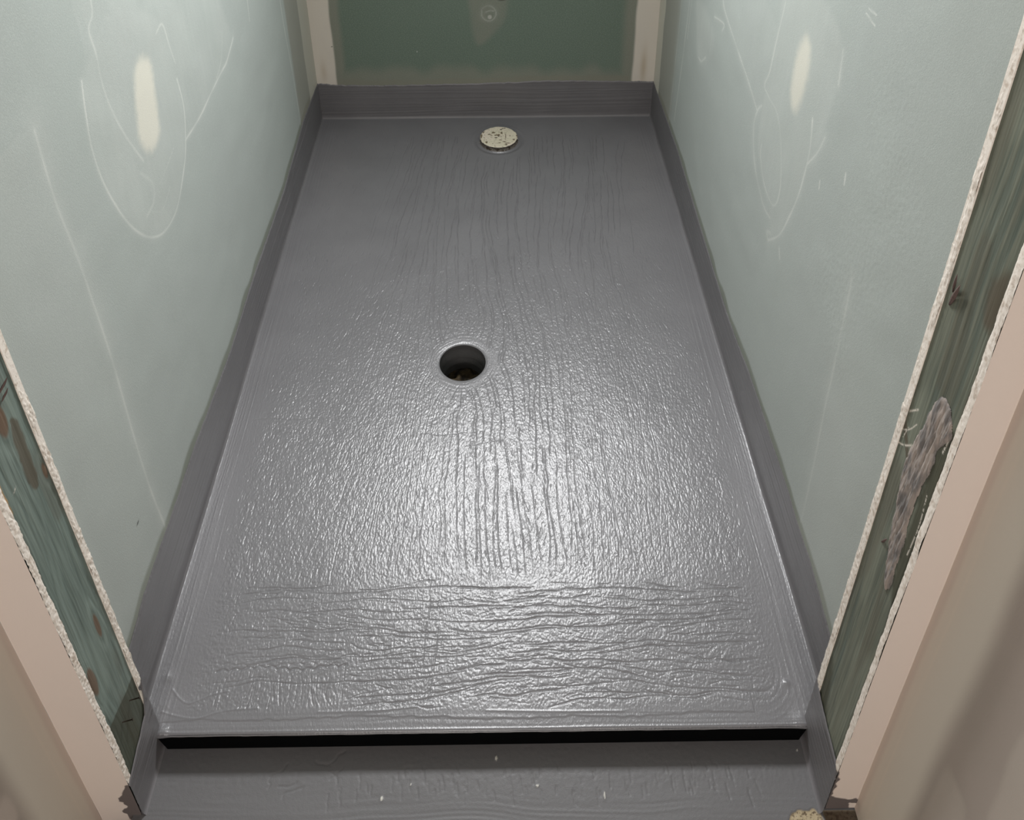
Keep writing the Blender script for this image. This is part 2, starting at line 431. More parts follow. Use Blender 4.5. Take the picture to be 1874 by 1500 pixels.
# cut the drain hole and snap its border to a circle
fx = 0.25*(X[:-1, :-1]+X[1:, 1:]+X[:-1, 1:]+X[1:, :-1]); fy = 0.25*(Y[:-1, :-1]+Y[1:, 1:]+Y[:-1, 1:]+Y[1:, :-1])
inh = np.hypot(fx-HX, fy-HY) < HR
keep = ~inh & (np.hypot(fx-PX, fy-PY) > PR+0.0005)
keep &= np.where(fy > -0.001, (fx > xw_l(fy)-0.001) & (fx < xw_r(fy)+0.001), (fx > XL) & (fx < XR))
near = np.zeros((ny, nx), bool)
for a in (0, 1):
    for b in (0, 1): near[a:ny-1+a, b:nx-1+b] |= inh
nearo = np.zeros((ny, nx), bool)
for a in (0, 1):
    for b in (0, 1): nearo[a:ny-1+a, b:nx-1+b] |= keep
bd = near & nearo
th = np.arctan2(Y-HY, X-HX)
X2 = np.where(bd, HX+HR*np.cos(th), X); Y2 = np.where(bd, HY+HR*np.sin(th), Y)
Zm = np.where(bd, -0.0022, Zm)
grid('tray_surface', X2, Y2, Zm, m_tray, tray, keep)
# black plastic edge facing the room
ex = np.linspace(XL+0.0035, XR-0.001, 60)
def strip_section(x0t, x1t, x0b, x1b):
    v = [(x0t, YT-0.0006, -0.0012), (x1t, YT-0.0006, -0.0012), (x1b, YT-0.0006, ZS+0.0008), (x0b, YT-0.0006, ZS+0.0008),
         (x0t, YT+0.012, -0.0022), (x1t, YT+0.012, -0.0022), (x1b, YT+0.012, ZS+0.0008), (x0b, YT+0.012, ZS+0.0008)]
    return mesh('front_edge', v, [(0, 3, 2, 1), (4, 5, 6, 7), (0, 1, 5, 4), (3, 7, 6, 2), (1, 2, 6, 5), (0, 4, 7, 3)], m_black, tray)
o = strip_section(XL+0.0005, XR-0.0005, XL+0.0085, XR-0.0075)
o['label'] = 'shiny black plastic front edge'
# skim of membrane rolled over the lip
uu = np.linspace(0, 1, 700); vv = np.linspace(0, 1, 5)
U, V = np.meshgrid(uu, vv)
LX = XL+0.001+(XR-XL-0.002)*U
drop = 0.0016+0.0007*vnoise(LX/0.012, LX*0, 31)+0.0028*np.exp(-((LX-XL)/0.012)**2)+0.002*np.exp(-((LX-XR)/0.012)**2)
grid('coating_lip', LX, YT-0.0010+0.0012*(1-V)*0+0*V+0.0010*(V == 0), -0.0006-drop*V, m_tray, tray)
# drain sleeve and its bottom
a = np.linspace(0, 2*math.pi, 129); h = np.linspace(0, 1, 14)
A, Hh = np.meshgrid(a, h)
Rr = HR-0.0006*np.sin(A*3)*Hh+0.0012*np.sin(Hh*9)*(Hh > .1)-0.004*(Hh > 0.62)
grid('drain_hole', HX+Rr*np.cos(A), HY+Rr*np.sin(A), -0.0022-0.060*Hh, m_hole, tray, flip=True)
r_ = np.linspace(0, HR, 24); A, Rr = np.meshgrid(a, r_)
grid('drain_bottom', HX+Rr*np.cos(A), HY+Rr*np.sin(A), -0.061+0.006*vnoise(Rr*np.cos(A)/0.01+9, Rr*np.sin(A)/0.01+9, 33), m_sump, tray)
# body of the tray below its surface
box('tray_rim', (XL+0.002, YT+0.0125, ZS+0.001), (XR-0.002, YT+0.030, -0.006), m_black, tray)

# ------------------------------------------------------------------ cream disc by the back wall
disc = thing('cover_disc', (PX, PY, 0.0), 'round cream speckled disc standing proud of the tray near the back wall', 'cover')
a = np.linspace(0, 2*math.pi, 241); r_ = np.linspace(0.0, 1.0, 48); A, RR = np.meshgrid(a, r_)
jag = 1+0.014*vnoise(A*9, A*0, 41)+0.010*vnoise(A*26, A*0, 42); jag[:, -1] = jag[:, 0]
PT = 0.0112
DX = (PR-0.002)*RR*np.where(RR > .85, jag, 1)*np.cos(A); DY = (PR-0.002)*RR*np.where(RR > .85, jag, 1)*np.sin(A)
DZ = PT+0.0004*vnoise(DX/0.006+20, DY/0.006+20, 43)-0.0012*smooth(.94, 1.0, RR)
br = np.zeros_like(DX); bk = np.zeros_like(DX)
for (ux, uy, rx, ry) in ((-.12, .13, .11, .07), (.0, .16, .07, .08), (-.28, .38, .09, .08), (-.5, .22, .1, .05), (-.38, .12, .1, .04), (-.62, -.5, .05, .10), (.12, .02, .04, .04),
                         (.36, .0, .02, .30), (.58, .06, .05, .06), (.78, -.28, .08, .06), (.1, -.3, .13, .03), (.45, -.6, .13, .04), (.4, -.72, .05, .1), (-.9, .1, .05, .22), (-.8, .42, .06, .06),
                         (.05, -.56, .08, .04), (.3, -.45, .12, .025), (.15, .35, .06, .12), (.95, .1, .04, .12)):
    q = ((DX/PR-ux)/rx)**2+((DY/PR-uy)/ry)**2; br = np.maximum(br, smooth(1.3, .5, q+0.7*vnoise(DX/0.003+9, DY/0.003+9, 44)))
for (ux, uy, rx, ry) in ((.12, .66, .06, .05), (.2, .78, .05, .04), (.31, .8, .07, .035), (-.14, -.08, .08, .05), (.0, .06, .05, .05)):
    q = ((DX/PR-ux)/rx)**2+((DY/PR-uy)/ry)**2; bk = np.maximum(bk, smooth(1.3, .6, q))
grid('disc_face', PX+DX, PY+DY, DZ-0.0010*bk, m_disc, disc, attrs={'brown': br, 'black': bk*0.85})
h = np.linspace(0, 1, 14); A, Hh = np.meshgrid(a, h)
jj = np.interp(A, a, jag[-1])
RS = (PR-0.002)*jj+0.0002-0.0018*np.sin(Hh*math.pi)+0.0022*smooth(.45, 1, Hh)
o = grid('disc_rim', PX+RS*np.cos(A), PY+RS*np.sin(A), PT-0.0014-0.0125*Hh, m_discside, disc, flip=True)
o['label'] = 'grey smeared rim with brown chips'

# ------------------------------------------------------------------ painted floor in front of the tray
xs2 = np.arange(-0.52, 0.56, 0.0012); ys2 = np.arange(-0.30, 0.002, 0.0012)
X, Y = np.meshgrid(xs2, ys2)
Zf = np.zeros_like(X)
Zf += 0.10*vnoise(X/0.004, Y/0.004, 51)*smooth(-0.075, -0.045, Y)+0.06*vnoise(X/0.0022, Y/0.0022, 52)+0.4*vnoise(X/0.07, Y/0.05, 53)
yy = Y+0.10*X*(X > 0)*0.25+0.004*vnoise(X/0.1, Y/0.1, 54)
Zf += 0.14*vnoise(yy/0.0026, X/0.12, 55)*(1-smooth(-0.078, -0.062, Y+0.008*vnoise(X/0.06, Y*0, 56)))
Zf += 0.09*vnoise(yy/0.002, X/0.2, 57)*smooth(-.25, -.38, X)*smooth(-0.03, -0.05, Y)
bare = sdist(X, Y, [(0.391, -0.100), (0.397, -0.091), (0.405, -0.0875), (0.416, -0.0885), (0.425, -0.086), (0.431, -0.093), (0.434, -0.105), (0.45, -0.30), (0.385, -0.30), (0.386, -0.12)], 0.0012, 58)
bare_m = smooth(0.0006, -0.0006, bare)
past = smooth(0.4365, 0.4375, X+0.0008*vnoise(Y/.004, Y*0, 59))*(Y < -0.088)
far = smooth(-0.145, -0.150, Y+0.006*vnoise(X/0.02, X*0, 60)) 
pastl = smooth(XL-0.012, XL-0.014, X)*(Y < -0.081)
bare_all = np.clip(bare_m+past+far+pastl, 0, 1)
Zf -= 26*pastl*(bare_all > 0)+1.1*bare_all+0.25*bare_all*vnoise(X/0.003, Y/0.003, 61)
drip = np.zeros_like(X)
for (qx, qy, r0, r1) in ((0.033, -0.0275, .0016, .0028), (0.1685, -0.069, .0010, .0042), (-0.110, -0.069, .0018, .0024), (0.423, -0.0235, .0012, .0012),
                         (0.085, -0.058, .0022, .0010), (-0.075, -0.055, .0010, .0012)):
    g_ = np.exp(-(((X-qx)/r0)**2+((Y-qy)/r1)**2)); drip = np.maximum(drip, smooth(.3, .6, g_)); Zf += 0.8*g_
dch = np.full(X.shape, 1.0)
D = np.zeros(X.size); nyf, nxf = X.shape
def carve2(P, dep, sig=0.0007):
    jx0 = np.round((P[:, 0]-xs2[0])/0.0012).astype(int); jy0 = np.round((P[:, 1]-ys2[0])/0.0012).astype(int)
    for a_ in (-2, -1, 0, 1, 2):
        for b_ in (-2, -1, 0, 1, 2):
            jx, jy = jx0+a_, jy0+b_; ok = (jx > 0) & (jx < nxf) & (jy > 0) & (jy < nyf); jx, jy = jx[ok], jy[ok]
            np.maximum.at(D, jy*nxf+jx, dep*np.exp(-((xs2[jx]-P[ok, 0])**2+(ys2[jy]-P[ok, 1])**2)/(2*sig*sig)))
for _ in range(95):
    x = R.uniform(-0.05, 0.37); y = R.uniform(-0.066, -0.034); n = R.randint(8, 30)
    if R.random() < .3: x = R.uniform(-.2, .0)
    P = []; 
    for i in range(n): P.append((x, y)); x += 0.0001*R.uniform(-3, 3)+0.00008; y -= 0.0006
    carve2(np.array(P), R.uniform(.3, .8))
for (x, y, n) in ((-0.235, -0.03, 60), (-0.20, -0.028, 60), (-0.18, -0.032, 45), (-0.16, -0.03, 40), (-.22, -.05, 30), (-.21, -.055, 40)):
    P = []; t_ = R.uniform(-2.2, -1)
    for i in range(n): P.append((x, y)); t_ += R.uniform(-.35, .35); x += 0.0009*math.cos(t_); y += 0.0009*math.sin(t_)*.6
    carve2(np.array(P), .6)
Zf -= D.reshape(X.shape)*0.8*(1-bare_all)
floor = structure(grid('floor', X, Y, ZS+Zf*0.001, m_floor, attrs={'bare': bare_all, 'drip': drip, 'dirt': np.clip(past*0.85+pastl*.8, 0, 1)}))
structure(box('floor.001', (-1.6, -2.2, ZS-0.06), (1.6, -0.299, ZS-0.0012), m_floor))

# ------------------------------------------------------------------ walls of the alcove
LTOP = [(0.0,.112),(.043,.113),(.101,.124),(.174,.122),(.251,.119),(.322,.121),(.40,.114),(.467,.108),(.532,.103),(.631,.107),(.725,.110),(1.008,.101),(1.258,.122),(1.39,.114),(1.452,.110)]
RTOP = [(0.0,.090),(.053,.092),(.1,.102),(.146,.108),(.215,.107),(.243,.112),(.325,.111),(.395,.112),(.478,.110),(.551,.100),(.628,.096),(.724,.099),(.849,.106),(1.12,.119),(1.30,.112),(1.452,.108)]
BTOP = [(-.45,.111),(-.444,.111),(-.396,.106),(-.273,.103),(-.027,.106),(.088,.110),(.161,.114),(.305,.111),(.446,.107),(.46,.107)]

def wall_grid(name, side, a0, a1, step, top, mat, z1=1.05):
    us = np.arange(a0, a1+step, step); zs = np.arange(-0.02, z1, step)
    U, Zg = np.meshgrid(us, zs)
    at = {k: np.zeros(U.shape) for k in ('primer', 'haze', 'halo', 'cream', 'stain', 'dark')}
    tz = np.interp(U, [p[0] for p in top], [p[1] for p in top])
    at['primer'] = (1-smooth(0.010, 0.020, Zg-tz+0.004*vnoise(U/0.05, Zg/0.05, 71)))
    return U, Zg, at
def line(at, U, V, pts, w=0.0012, k=0.8, soft=0.0, key='haze', vary=0.4, seed=80):
    P = catmull(pts, 8)
    m = w*6+soft*3+0.01
    bb = (U > P[:, 0].min()-m) & (U < P[:, 0].max()+m) & (V > P[:, 1].min()-m) & (V < P[:, 1].max()+m)
    if not bb.any(): return
    u, v = U[bb], V[bb]
    d = pdist(u, v, P)
    f = np.exp(-(d/w)**2)*k
    if soft: f = np.maximum(f, k*0.45*np.exp(-d/soft))
    f = 1.6*f*(1-vary+vary*(0.5+0.5*vnoise(u/0.03, v/0.03, seed)*1.6))
    at[key][bb] = np.maximum(at[key][bb], np.clip(f, 0, 1))
def fill(at, U, V, pts, k, feather, key='haze', seed=90, streak=0.3, sc=(0.006, 0.03)):
    P = np.array(pts)
    m = feather+0.01
    bb = (U > P[:, 0].min()-m) & (U < P[:, 0].max()+m) & (V > P[:, 1].min()-m) & (V < P[:, 1].max()+m)
    u, v = U[bb], V[bb]
    s_ = sdist(u, v, pts, 0.001, seed)
    f = smooth(feather, -feather, s_)*k*(1-streak*.6+streak*.6*(.6*vnoise(u/.03, v/.05, seed+1)+.4*vnoise(u/sc[0], v/sc[1], seed)))
    at[key][bb] = np.maximum(at[key][bb], np.clip(f, 0, 1))

# left wall: u = y
U, Zg, at = wall_grid('wall_left', 'l', 0.0, YB, 0.002, LTOP, m_board)
LA = [(.303,.79),(.292,.755),(.284,.709),(.288,.657),(.307,.594),(.337,.538),(.376,.497),(.417,.477),(.465,.476),(.512,.503),(.543,.53),(.569,.586),(.567,.639)]
LB = [(.376,.90),(.37,.847),(.35,.832),(.351,.799),(.348,.754),(.357,.703),(.377,.655),(.401,.608)]
LC = [(.85,.56),(.795,.542),(.765,.541),(.697,.54),(.622,.536),(.55,.541)]
fill(at, U, Zg, LA+[(.574,.70),(.55,.75),(.42,.83)], 0.30, 0.012, seed=91, streak=0.5)
fill(at, U, Zg, [(.35,.9),(.35,.76),(.38,.65),(.45,.57),(.55,.54),(.70,.535),(.80,.54),(.84,.56),(.80,.70),(.76,.9)], 0.24, 0.012, seed=93, streak=0.7, sc=(0.004, 0.06))
line(at, U, Zg, LA, 0.0016, 0.75, 0.003); line(at, U, Zg, [(.574,.662),(.567,.692),(.558,.734),(.531,.734)], 0.002, 0.55, 0.006)
line(at, U, Zg, LB, 0.0022, 0.50, 0.007, seed=82); line(at, U, Zg, LC, 0.0018, 0.72, 0.004, seed=83)
line(at, U, Zg, [(.974,.60),(.963,.537)], 0.0015, 0.5); line(at, U, Zg, [(.80,.60),(.77,.56),(.73,.545)], .0014, .5)
line(at, U, Zg, [(.186,.80),(.183,.71),(.190,.617),(.192,.457),(.185,.251),(.191,.13)], 0.0026, 0.5, 0.014, seed=84)
fill(at, U, Zg, [(.186,.80),(.183,.71),(.190,.617),(.192,.457),(.185,.251),(.191,.13),(.0,.13),(.0,.80)], 0.13, 0.003, seed=95, streak=0.2, sc=(.03, .05))
line(at, U, Zg, [(1.207,.50),(1.205,.401),(1.218,.295),(1.224,.203),(1.223,.13)], 0.0022, 0.55, 0)
line(at, U, Zg, [(.384,.60),(.41,.563),(.40,.54),(.37,.538)], .004, .35, .01, seed=85)
line(at, U, Zg, [(.39,.53),(.42,.51),(.46,.52)], .001, .4); line(at, U, Zg, [(.40,.545),(.45,.55),(.50,.56)], .001, .4)
at['cream'] = smooth(0.013, -0.008, sdist(U, Zg, [(.463,.728),(.489,.708),(.480,.659),(.466,.612),(.431,.606),(.408,.636),(.421,.685),(.440,.722)], 0.002, 97))*0.92
at['haze'] = np.maximum(at['haze'], 0.45*(1-smooth(0.0, 0.030, U)))
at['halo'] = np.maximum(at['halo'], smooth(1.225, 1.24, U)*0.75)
at['cream'] = np.maximum(at['cream'], smooth(1.347, 1.353, U+0.004*vnoise(Zg/.05, Zg*0, 98))*0.55)
at['dark'] = smooth(.0025, .001, np.hypot((U-.136)/2.2+(Zg-.22)*.3, Zg-.22))
Xg = xw_l(U)+0.0004*vnoise(U/0.05, Zg/0.05, 99)
wl = structure(grid('wall_left', Xg, U, Zg, m_board.m, attrs=at))

# right wall
U, Zg, at = wall_grid('wall_right', 'r', 0.0, YB, 0.002, RTOP, m_board)
RA = [(.894,.64),(.889,.597),(.78,.57),(.696,.552),(.628,.533)]
RB = [(.58,.75),(.59,.687),(.599,.625),(.613,.591),(.589,.585),(.538,.583),(.502,.548),(.478,.491),(.491,.449),(.543,.449),(.579,.477),(.584,.499)]
RC = [(.611,.554),(.628,.533),(.632,.495),(.597,.446),(.538,.417),(.497,.42)]
RD = [(.412,.658),(.402,.617),(.403,.579),(.411,.529),(.428,.476),(.45,.426),(.489,.382)]
fill(at, U, Zg, [(.58,.80),(.59,.687),(.60,.62),(.61,.55),(.59,.47),(.50,.42),(.49,.39),(.45,.42),(.41,.53),(.40,.60),(.37,.66),(.37,.80)], 0.28, 0.010, seed=111, streak=.5, sc=(.005, .05))
fill(at, U, Zg, [(.88,.70),(.89,.60),(.70,.553),(.63,.535),(.60,.60),(.585,.70)], 0.16, 0.010, seed=112, streak=.6)
fill(at, U, Zg, [(1.09,.52),(1.05,.43),(1.02,.41),(.95,.45),(.93,.52)], 0.30, 0.015, seed=113, streak=.6)
line(at, U, Zg, RA, .0016, .6, .006); line(at, U, Zg, RB, .0018, .52, .007, seed=86); line(at, U, Zg, RC, .003, .40, .010, seed=87)
line(at, U, Zg, RD, .0022, .66, .006, seed=88); line(at, U, Zg, [(.362,.662),(.375,.63),(.401,.591)], .0018, .5, .008)
line(at, U, Zg, [(.362,.789),(.355,.743)], .0016, .5, .006); line(at, U, Zg, [(.322,.858),(.294,.856)], .001, .7); line(at, U, Zg, [(.318,.866),(.296,.868)], .001, .6)
line(at, U, Zg, [(.441,.408),(.432,.395)], .0016, .6, .003); line(at, U, Zg, [(.489,.382),(.50,.39),(.485,.40)], .004, .4, .010)
line(at, U, Zg, [(1.022,.415),(1.0,.418),(.973,.442)], .003, .6, .008)
line(at, U, Zg, [(.942,.548),(.875,.566),(.881,.548)], .0016, .5, .004); line(at, U, Zg, [(1.219,.50),(1.226,.237),(1.234,.12)], .0024, .5)
line(at, U, Zg, [(1.146,.52),(1.16,.325),(1.18,.16)], .0026, .5); line(at, U, Zg, [(1.13,.52),(1.135,.40)], .002, .4)
line(at, U, Zg, [(.214,.56),(.206,.448),(.201,.331),(.192,.189),(.191,.12)], .0028, .34, .012)
line(at, U, Zg, [(.286,.66),(.284,.645)], .0014, .95, 0, vary=0); line(at, U, Zg, [(.352,.60),(.350,.588)], .0012, .7, 0, vary=0)
at['haze'] = np.maximum(at['haze'], 0.18*(1-smooth(0.19, 0.21, U))*smooth(.6, .3, Zg))
at['haze'] = np.maximum(at['haze'], 0.35*(1-smooth(0.0, 0.020, U)))
at['cream'] = smooth(0.014, -0.010, sdist(U, Zg, [(.484,.742),(.463,.737),(.455,.709),(.457,.679),(.468,.640),(.480,.630),(.495,.636),(.502,.660),(.502,.705)], 0.002, 115))*0.85
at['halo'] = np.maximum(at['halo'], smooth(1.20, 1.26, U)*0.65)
at['cream'] = np.maximum(at['cream'], smooth(1.378, 1.386, U+0.004*vnoise(Zg/.05, Zg*0, 116))*0.75)
gran = smooth(.12, .30, vnoise(U/.0032, Zg/.0032, 117))*smooth(.14, .0, np.abs(U-.20+.05*vnoise(Zg/.1, Zg*0, 118)))*smooth(.35, .5, Zg)*smooth(1.0, .7, Zg)
Xg = xw_r(U)+0.0004*vnoise(U/0.05, Zg/0.05, 119)-0.00014*gran
structure(grid('wall_right', Xg, U, Zg, m_board.m, attrs=at, flip=True))

# back wall: u = x
U, Zg, at = wall_grid('wall_back', 'b', -0.452, 0.452, 0.002, BTOP, m_board_back, 0.8)
uu_ = U+0.003*vnoise(Zg/.06, Zg*0, 121)
at['halo'] = np.maximum(smooth(-.358, -.376, uu_), smooth(.345, .372, uu_))*0.6
at['cream'] = np.maximum(smooth(-.388, -.394, uu_), smooth(.384, .392, uu_))*0.93
at['halo'] = np.maximum(at['halo'], 0.55*(1-smooth(.02, .065, Zg-.105+.012*vnoise(U/.04, Zg*0, 122))))
at['haze'] = 0.0*U
fill(at, U, Zg, [(-.034,.40),(-.034,.30),(-.026,.235),(-.01,.222),(.02,.25),(.05,.29),(.058,.33),(.058,.40)], .55, .010, 'halo', seed=123)
line(at, U, Zg, [(-.005,.325),(.01,.333),(.025,.325),(.03,.308),(.02,.292),(.004,.292),(-.006,.305),(-.005,.325)], .0012, .45, .004)
line(at, U, Zg, [(.004,.315),(.015,.319),(.024,.318)], .0012, .5, .003)
at['haze'] = np.maximum(at['haze'], smooth(1.2, .7, np.hypot((U-.014)/.0055, (Zg-.301)/.0062)))
at['haze'] = np.maximum(at['haze'], .8*smooth(1.2, .7, np.hypot((U+.176)/.0016, (Zg-.203)/.0016)))
at['dark'] = np.maximum(.6*smooth(1.3, .7, np.hypot((U-.045)/.012, (Zg-.352)/.006)), .8*smooth(1.2, .7, np.hypot((U+.395)/.002, (Zg-.22)/.002)))
at['stain'] = np.maximum(np.exp(-(((U-.415)/.008)**2+((Zg-.15)/.05)**2)), .6*np.exp(-(((U+.424)/.008)**2+((Zg-.145)/.03)**2)))
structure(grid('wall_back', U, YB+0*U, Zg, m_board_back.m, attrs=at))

def quad(name, v, mat): return structure(mesh(name, v, [(0, 1, 2, 3)], mat))
# upper walls and ceiling, outside the frame, closing the alcove
quad('wall_left.001', [(xw_l(0), 0, 1.047), (xw_l(YB), YB, 1.047), (xw_l(YB), YB, H), (xw_l(0), 0, H)], m_board.m)
quad('wall_right.001', [(xw_r(0), 0, 1.047), (xw_r(YB), YB, 1.047), (xw_r(YB), YB, H), (xw_r(0), 0, H)], m_board.m)
quad('wall_back.001', [(-.452, YB, .797), (.452, YB, .797), (.452, YB, H), (-.452, YB, H)], m_board_back.m)
structure(box('ceiling', (-.60, -.12, H), (.60, YB+.05, H+.02), m_white.m))

# ------------------------------------------------------------------ painted upstands
def upstand(name, f, a0, a1, top, seed, step=0.0016, ragged=0.0016, thick=0.0016, extra=None):
    """f(u, z, d) -> xyz with d the distance off the wall"""
    us = np.arange(a0, a1+step*0.5, step); vs = np.linspace(0, 1, 76)
    U, V = np.meshgrid(us, vs)
    tz = np.interp(U, [p[0] for p in top], [p[1] for p in top])+ragged*vnoise(U/0.012, U*0, seed)+ragged*0.7*vnoise(U/0.0035, U*0, seed+1)
    z0 = -0.0005 if extra is None else extra
    Zz = z0+(tz-z0)*V
    d = thick*smooth(1.0, 0.975, V)+0.0001
    wz = Zz+0.003*vnoise(U/0.15, Zz/0.2, seed+2)
    d = d+0.001*(0.24*vnoise(wz/0.0026, U/0.25, seed+3)+0.20*vnoise(wz/0.006, U/0.3, seed+4)+0.25*vnoise(U/0.07, wz/0.02, seed+5))*smooth(1, .95, V)
    for k in range(3):
        zr = 0.02+0.03*k+0.006*vnoise(U/0.12, U*0, seed+6+k)
        d = d+0.0004*np.exp(-((Zz-zr)/0.0010)**2)*(0.5+0.5*vnoise(U/0.08, U*0, seed+9+k))
    d = d+0.0045*np.exp(-(Zz-z0)/0.0030)
    Xo, Yo, Zo = f(U, Zz, d)
    return Xo, Yo, Zo
o3 = upstand('b', lambda u, z, d: (xw_l(u)+d, u, z), 0.0, YB, LTOP, 130, ragged=.0008)
structure(grid('baseboard_left', *o3, m_band.m))
o3 = upstand('b', lambda u, z, d: (xw_r(u)-d, u, z), 0.0, YB, RTOP, 150, ragged=.0008)
structure(grid('baseboard_right', *o3, m_band.m, flip=True))
o3 = upstand('b', lambda u, z, d: (u, YB-d, z), -.447, .447, BTOP, 170, ragged=.0009)
structure(grid('baseboard_back', *o3, m_band.m))
# on the two cut jambs
JL = [(-.086, .036), (-.0815, .044), (-.0706, .0490), (-.0164, .0634), (-.0075, .085), (-.0026, .112), (0.0, .116)]
JR = [(-.0905, .055), (-.0880, .070), (-.0812, .0765), (-.03, .082), (-.005, .0885), (0, .094)]
o3 = upstand('b', lambda u, z, d: (XL+d, u, z), -.0822, 0.0, JL, 190, .0010, .0006, .0012, ZS-.0005)
structure(grid('baseboard_jamb_left', *o3, m_band.m))
o3 = upstand('b', lambda u, z, d: (XR-d, u, z), -.0912, 0.0, JR, 210, .0010, .0006, .0012, ZS-.0005)
structure(grid('baseboard_jamb_right', *o3, m_band.m, flip=True))

# ------------------------------------------------------------------ cut plasterboard edges beside the studs
def board_edge(name, x, sgn, y0, y1, xb, z0, z1, seed, face_mat, torn=(), bulge=0.0010, greyz=None, paper=0.8, rg=1.0):
    """board lying across the opening's side: ragged gypsum edge at x, its body running to xb"""
    zs = np.arange(z0, z1, 0.0015); vs = np.linspace(0, 1, 13)
    V, Zg = np.meshgrid(vs, zs)
    e0 = 0.0008*vnoise(Zg/0.03, Zg*0, seed)+0.0004*rg*vnoise(Zg/0.005, Zg*0, seed+1)
    yy = y0+(y1-y0)*V+e0*np.where(V < .5, 1-V*2, 0)+0.0007*vnoise(Zg/0.013, Zg*0+3, seed+2)*np.where(V > .5, V*2-1, 0)
    xx = x+sgn*(bulge*0.3*np.sin(np.pi*np.clip(V, 0, 1))+0.00045*rg*vnoise(Zg/0.004, V*5, seed+3)+0.00025*rg*vnoise(Zg/0.0018, V*9, seed+4)+0.0006*vnoise(Zg/0.03, V*0, seed+5))
    t = np.zeros(V.shape)
    for (za, zb, va, vb) in torn:
        g_ = smooth(za-.003, za, Zg)*smooth(zb+.003, zb, Zg)*smooth(va-.1, va, V)*smooth(vb+.1, vb, V); t = np.maximum(t, g_)
    xx = xx-sgn*0.003*t
    pap = np.maximum(smooth(.14, .02, V), smooth(.90, .98, V))*paper*(0.4+0.6*(vnoise(Zg/.02, V*2, seed+6) > -.2))
    gz = np.zeros(V.shape)
    if greyz is not None: gz = smooth(greyz+.002, greyz-.002, Zg+.004*vnoise(Zg/.004, V*4, seed+7))
    o = structure(grid(name, xx, yy, Zg, m_gyp.m, attrs={'torn': t, 'paper': pap*(1-t)*(1-gz), 'grey': gz}, flip=(sgn > 0) == (y1 > y0)))
    return o
eL = board_edge('trim_1', XL, 1, -0.0088, 0.0, xw_l(0), 0.0, H, 230, None, torn=((.42, .445, .6, 1), (.235, .243, .7, 1)), greyz=0.112)
eR = board_edge('trim_2', XR, -1, -0.0100, 0.0, xw_r(0), 0.0, H, 250, None, torn=((.60, .635, .55, 1), (.36, .375, .7, 1), (.80, .86, .8, 1)), greyz=0.088, rg=.7)
fL = board_edge('trim_3', XL, 1, -0.0815, -0.0725, -.456, ZS+.002, H, 270, None, greyz=0.044, paper=.5)
fR = board_edge('trim_4', XR, -1, -0.0905, -0.0815, .472, ZS+.013, H, 290, None, greyz=0.070, paper=.35, rg=.45)
# bodies of the boards behind those edges (the inner return boards)
structure(box('wall_return_left', (xw_l(0)-.02, -.0088, -.02), (XL, -0.0002, H), m_gyp.m))
structure(box('wall_return_right', (XR, -.0100, -.02), (xw_r(0)+.02, -0.0002, H), m_gyp.m))

# outer boards: the narrow face toward the camera and the room walls that start at its corner
def front_board(name, x0, x1, yf, z0, paint_pts, seed, xin):
    xs_ = np.arange(min(x0, x1), max(x0, x1)+.0005, .001); zs = np.concatenate([np.arange(z0, .30, .001), np.arange(.30, H, .01)])
    U, Zg = np.meshgrid(xs_, zs)
    dxe = np.abs(U-xin)
    ridge = np.exp(-((np.abs(U-(x1 if abs(x1-xin) > abs(x0-xin) else x0)))/0.0012)**2)*.5
    s_ = sdist(U, Zg, paint_pts, .0016, seed); pm = smooth(.0005, -.0005, s_)
    return grid(name, U, yf+0.0006*np.exp(-dxe/0.0015)*0-0.0004*pm+0.0002*vnoise(U/.02, Zg/.03, seed), Zg, m_taupe.m,
                attrs={'cream': np.ones(U.shape)*.95, 'feather': 0*U, 'ridge': ridge, 'paint': pm})
structure(front_board('wall_front_left', -.456, XL-.0005, -.0815, -.060, [(-.400,.046),(-.405,.043),(-.413,.032),(-.417,.022),(-.421,.012),(-.4245,.009),(-.4235,.002),(-.418,-.006),(-.419,-.016),(-.424,-.019),(-.4245,-.027),(-.420,-.036),(-.42,-.06),(-.39,-.06)], 300, XL))
structure(front_board('wall_front_right', XR+.0005, .472, -.0905, -.0208, [(.430,.0715),(.4365,.070),(.4385,.060),(.4405,.052),(.4375,.046),(.4395,.035),(.4375,.020),(.442,.009),(.447,.006),(.456,.003),(.463,.0015),(.469,.004),(.473,.001),(.474,-.006),(.462,-.009),(.466,-.022),(.455,-.03),(.43,-.03)], 320, XR))
def hall_wall(name, x, yc, z0, sgn, seed):
    y_ = np.concatenate([np.arange(yc-.30, yc+.0001, .0025)]); y_ = np.concatenate([np.linspace(yc-1.6, yc-.303, 20), y_])
    zs = np.concatenate([np.arange(z0, .8, .01), np.arange(.8, H, .05)])
    U, Zg = np.meshgrid(y_, zs)
    d = (yc-U)+0.003*vnoise(Zg/.15, U/.2, seed)
    cr = smooth(.014, .003, d)*.8; fe = smooth(.002, .012, d)*smooth(.085, .060, d)*.9
    rd = np.exp(-((d-.0)/.0012)**2)*.4+.3*np.exp(-((d-.022)/.0015)**2)
    if sgn < 0: fe = np.maximum(fe, .2*smooth(.1, .4, vnoise(U/.05, Zg/.09, seed+2)))
    cr = np.maximum(cr, .45*smooth(.05, .4, vnoise(U/.045, Zg/.07, seed+3))*smooth(.05, .08, d)*(sgn > 0))
    o = grid(name, x+0*U, U, Zg, m_taupe.m, attrs={'cream': cr, 'feather': fe, 'ridge': rd, 'paint': 0*U}, flip=sgn < 0)
    return structure(o)
hall_wall('wall_hall_left', -.456, -.0817, -.06, 1, 340)
hall_wall('wall_hall_right', .472, -.0907, -.0208, -1, 360)

